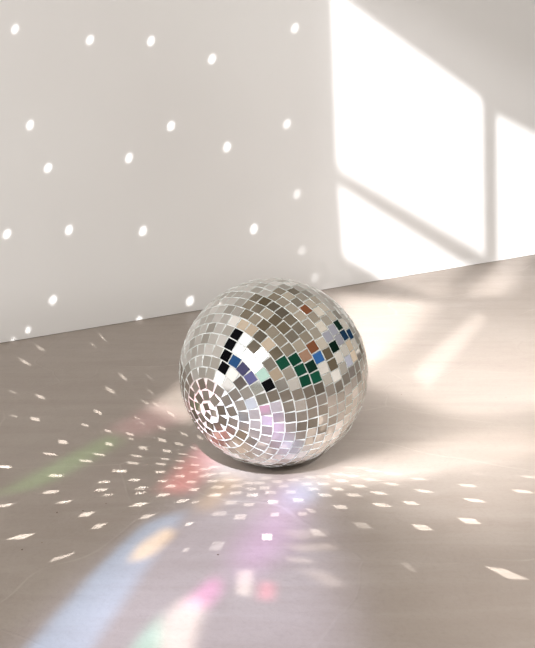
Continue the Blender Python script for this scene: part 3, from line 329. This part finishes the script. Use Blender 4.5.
T = Vector((WALL_T[0], WALL_T[1], 0)); NRM = Vector((WALL_N[0], WALL_N[1], 0)); A = Vector(WALL_A)
bm = bmesh.new()
def wall_box(bm, z0, z1, d0, d1):
    vs = []
    for z in (z0, z1):
        for s, d in ((-3.2, d0), (3.6, d0), (3.6, d1), (-3.2, d1)):
            p = A + T * s + NRM * d; vs.append(bm.verts.new((p.x, p.y, z)))
    for f in ((0, 1, 2, 3), (4, 5, 6, 7), (0, 1, 5, 4), (1, 2, 6, 5), (2, 3, 7, 6), (3, 0, 4, 7)):
        bm.faces.new([vs[i] for i in f])
wall_box(bm, .0012, WALL_HEIGHT, 0.0, -.12)       # plaster face stops a hair above the floor
wall_box(bm, -.02,   .0011, -.004, -.12)      # recessed foot: the thin dark joint line
bmesh.ops.recalc_face_normals(bm, faces=bm.faces)
wall = obj('wall_back', bm, M_WALL); wall['kind'] = 'structure'

# ------------------------------------------------------------------ the mirror ball
axis = Vector(POLE).normalized()
t1 = axis.cross(Vector((0, 0, 1))).normalized(); t2 = axis.cross(t1).normalized()
root = bpy.data.objects.new('disco_ball', None); COL.objects.link(root)
root.empty_display_size = .05
root.location = (BALL[0], BALL[1], 0.0)
root['label'] = 'round silver mirrored disco ball covered in small square tiles resting on the concrete floor'
root['category'] = 'disco ball'
CENTRE = Vector((0, 0, BALL_RADIUS))

bm = bmesh.new()
bmesh.ops.create_uvsphere(bm, u_segments=96, v_segments=48, radius=BALL_RADIUS - .0009)
bmesh.ops.translate(bm, verts=bm.verts, vec=CENTRE)
core = obj('core', bm, M_CORE, root, True)
core['label'] = 'pale grout showing in the gaps between tiles'

def sph(th, ph):
    return axis * math.cos(th) + (t1 * math.cos(ph) + t2 * math.sin(ph)) * math.sin(th)

bm = bmesh.new()
silver = []
RINGS = 27
step = math.pi / RINGS
for i in range(RINGS):
    th = (i + .5) * step
    n = max(3, round(2 * math.pi * math.sin(th) / step * .99))
    off = i * 2.399963
    ring_tilt = random.gauss(0, .006)
    for k in range(n):
        ph = off + 2 * math.pi * (k + .5) / n
        nrm = sph(th, ph)
        e_th = (sph(th + .01, ph) - sph(th - .01, ph)).normalized()
        e_ph = nrm.cross(e_th).normalized()
        # square glass tiles; near the poles they are cut narrower
        hw = min(BALL_RADIUS * step * .5, BALL_RADIUS * math.sin(th) * math.pi / n) * (.91 if min(i, RINGS - 1 - i) < 3 else .952)
        hh = BALL_RADIUS * step * .5 * (.91 if min(i, RINGS - 1 - i) < 3 else .952)
        if i in (0, RINGS - 1):
            hw *= .8; hh *= .8
        roll = random.gauss(0, .035 + (.12 if min(i, RINGS - 1 - i) < 3 else 0))
        tilt = Vector((random.gauss(0, 1), random.gauss(0, 1))) * TILE_TILT
        n2 = (nrm + e_th * (tilt.x + ring_tilt) + e_ph * tilt.y).normalized()
        a = (e_th - n2 * e_th.dot(n2)).normalized(); b_ = n2.cross(a).normalized()
        a2 = a * math.cos(roll) + b_ * math.sin(roll); b2 = n2.cross(a2)
        top = CENTRE + nrm * (BALL_RADIUS - .0002)
        shift = e_th * random.gauss(0, .00018) + e_ph * random.gauss(0, .00018)
        hw *= random.uniform(.97, 1.02); hh *= random.uniform(.97, 1.02)
        ch = .00035
        vs = []
        for dz, s in ((0, 1 - ch / hw), (-.00035, 1.0), (-.0024, 1.0)):
            vs.append([bm.verts.new(top + shift + n2 * dz + a2 * (sx * hh * s) + b2 * (sy * hw * s))
                       for sx, sy in ((-1, -1), (1, -1), (1, 1), (-1, 1))])
        f = bm.faces.new(vs[0]); f.material_index = 0
        sv = random.random(); silver.append((f, sv))
        for lo in (0, 1):
            for q in range(4):
                f = bm.faces.new((vs[lo][q], vs[lo][(q + 1) % 4], vs[lo + 1][(q + 1) % 4], vs[lo + 1][q]))
                f.material_index = 1
bm.faces.index_update()
bmesh.ops.recalc_face_normals(bm, faces=bm.faces)
vals = {f.index: s for f, s in silver}
nf = len(bm.faces)
tiles = obj('mirror_tiles', bm, None, root)
tiles.data.materials.append(M_MIRROR); tiles.data.materials.append(M_EDGE)
at = tiles.data.attributes.new('silver', 'FLOAT', 'FACE')
for i in range(nf):
    at.data[i].value = vals.get(i, .5)
tiles['label'] = 'small square silver mirror tiles set in rings'

# ------------------------------------------------------------------ grit on the floor
bm = bmesh.new()
for x, y in GRIT:
    r = random.uniform(.0007, .0013)
    m4 = Matrix.Translation((x, y, r * .55)) @ Matrix.Rotation(random.random() * 3, 4, 'Z') @ Matrix.Diagonal((1.3, .9, .6, 1))
    bmesh.ops.create_icosphere(bm, subdivisions=2, radius=r, matrix=m4)
grit = obj('grit_specks', bm, M_GRIT)
grit['kind'] = 'stuff'; grit['category'] = 'grit'
grit['label'] = 'tiny dark specks of grit scattered on the concrete floor'

# ------------------------------------------------------------------ lamps
def aim(o, src, dst):
    o.location = src
    o.rotation_euler = (Vector(dst) - Vector(src)).to_track_quat('-Z', 'Y').to_euler()

def spot(name, src, dst, power, cone, radius=0.0, colour=(1, 1, 1)):
    l = bpy.data.lights.new(name, 'SPOT')
    l.energy = power; l.color = colour; l.spot_size = cone; l.spot_blend = 0.0; l.shadow_soft_size = radius
    o = bpy.data.objects.new(name, l); COL.objects.link(o)
    aim(o, src, dst)
    return o

def slide(l):
    """the flat (x, y, 1) coordinate across the lamp's beam"""
    l.use_nodes = True
    g = Graph(l.node_tree)
    nrm = g.N.new('ShaderNodeTexCoord').outputs['Normal']
    s = g.N.new('ShaderNodeSeparateXYZ'); g.put(s.inputs[0], nrm)
    z = g.math('MULTIPLY', s.outputs[2], -1.0)
    x, y = g.math('DIVIDE', s.outputs[0], z), g.math('DIVIDE', s.outputs[1], z)
    c = g.N.new('ShaderNodeCombineXYZ'); g.put(c.inputs[0], x); g.put(c.inputs[1], y); c.inputs[2].default_value = 1.0
    return g, x, y, c.outputs[0], g.N['Emission']

def projector(name, src, dst, panes, scale, cone, radius=0.0):
    """one lamp whose light is cut into soft-edged convex outlines, each with its own colour"""
    src, dst = Vector(src), Vector(dst)
    dist0 = (dst - src).length
    o = spot(name, src, dst, scale * 4 * math.pi * dist0 * dist0, cone, radius)
    bpy.context.view_layer.update()
    inv = o.rotation_euler.to_matrix().transposed()
    g, x, y, p, em = slide(o.data)
    total = None
    for pts, col, soft in panes:
        q = []; dist = 0
        for w in pts:
            v = inv @ (Vector(w) - src); q.append((v.x / -v.z, v.y / -v.z)); dist += -v.z / len(pts)
        cx = sum(a[0] for a in q) / len(q); cy = sum(a[1] for a in q) / len(q)
        f = None
        for i in range(len(q)):
            (x0, y0), (x1, y1) = q[i], q[(i + 1) % len(q)]
            nx, ny = y0 - y1, x1 - x0
            ln = math.hypot(nx, ny)
            if ln < 1e-9: continue
            nx /= ln; ny /= ln; c = -(nx * x0 + ny * y0)
            if nx * cx + ny * cy + c < 0: nx, ny, c = -nx, -ny, -c
            d = g.vmath('DOT_PRODUCT', p, (nx, ny, c))
            s = g.smooth(d, -soft / dist * .5, soft / dist * .5)
            f = s if f is None else g.math('MULTIPLY', f, s)
        cv = g.vmath('SCALE', tuple(col), f)
        total = cv if total is None else g.vmath('ADD', total, cv)
    g.put(em.inputs['Color'], total)
    return o

def beam_lamp(name, src, dst, panes, scale):
    d0 = (Vector(dst) - Vector(src))
    ang = max((Vector(p) - Vector(src)).angle(d0) for pts, c, s in panes for p in pts)
    projector(name, src, dst, panes, scale / d0.length_squared, 2 * ang + .08)

for src, dst, outlines in FLOOR_BEAMS:
    # reflected sunlight reaches the floor at a glancing angle: keep each patch equally bright
    panes = []
    for pts, k, soft in outlines:
        c = sum((Vector(p) for p in pts), Vector()) / len(pts); d = c - Vector(src)
        w = k * d.length_squared / max(.12, -d.normalized().z)
        panes.append((pts, (w, w * .985, w * .955), soft))
    beam_lamp('tile_beam', src, dst, panes, FLOOR_BEAM)
for src, dst, outlines in WALL_BEAMS:
    panes = []
    for pts, k, soft in outlines:
        c = sum((Vector(p) for p in pts), Vector()) / len(pts); d = c - Vector(src)
        w = k * d.length_squared / max(.12, -d.normalized().dot(NRM))
        panes.append((pts, (w, w * .985, w * .96), soft))
    beam_lamp('tile_beam', src, dst, panes, WALL_BEAM)

projector('window_sun', (1.5, -2.2, 3.0), (.55, 2.2, .2), SUN_PANES, SUN_SCALE, 1.3, .0)
projector('prism_light', (-.25, -.6, 2.1), (-.05, 1.4, 0), PRISM_BANDS, PRISM_SCALE, 1.3, .0)

def fill_light(name, src, dst, w, h, power, colour):
    l = bpy.data.lights.new(name, 'AREA'); l.shape = 'RECTANGLE'; l.size = w; l.size_y = h
    l.energy = power; l.color = colour
    o = bpy.data.objects.new(name, l); COL.objects.link(o); aim(o, src, dst)
for args in FILL_LIGHTS:
    fill_light('soft_fill', *args)

# ------------------------------------------------------------------ the room's own light
world = bpy.data.worlds.new('room_light'); scene.world = world
world.use_nodes = True
g = Graph(world.node_tree)
d = g.N.new('ShaderNodeTexCoord').outputs['Generated']
sx = g.N.new('ShaderNodeSeparateXYZ'); g.put(sx.inputs[0], d)
clutter = g.noise(d, 6.5, 3, .6)
base = g.mix(g.smooth(sx.outputs[2], -.1, .75), rgb(WORLD_SIDE), rgb(WORLD_TOP))
base = g.mix(g.smooth(clutter, .36, .66), g.vmath('SCALE', base, .55), g.vmath('SCALE', base, 1.25))
# broad glows added left and right to lift the ambient light
for (v, col, lo, hi) in WORLD_GLOW:
    f = g.smooth(g.vmath('DOT_PRODUCT', d, tuple(Vector(v).normalized())), lo, hi)
    base = g.vmath('ADD', base, g.vmath('SCALE', col, f))
for v, col, rad in REFLECTION_PATCHES:
    c = math.cos(rad)
    f = g.smooth(g.vmath('DOT_PRODUCT', d, v), math.cos(rad * 1.1), math.cos(rad * .8))
    base = g.mix(f, base, rgb(col))
bg = g.N['Background']
g.put(bg.inputs['Color'], base); bg.inputs['Strength'].default_value = WORLD_STRENGTH

# ------------------------------------------------------------------ camera
cam = bpy.data.cameras.new('camera'); cam.sensor_fit = 'VERTICAL'; cam.sensor_height = 36.0
cam.lens = 1094.0 / 648.0 * 36.0
co = bpy.data.objects.new('camera', cam); COL.objects.link(co)
co.location = CAM; co.rotation_euler = (math.radians(90 - 14.5), 0, 0)
cam.clip_start = .02
scene.camera = co

scene.view_settings.view_transform = 'Standard'
scene.view_settings.look = 'None'
scene.view_settings.exposure = 0.0
scene.view_settings.gamma = 1.0
scene.cycles.use_denoising = True
scene.cycles.caustics_reflective = True
scene.cycles.blur_glossy = 1.0
scene.cycles.use_adaptive_sampling = False
scene.cycles.sample_clamp_indirect = 4.0
scene.cycles.max_bounces = 8
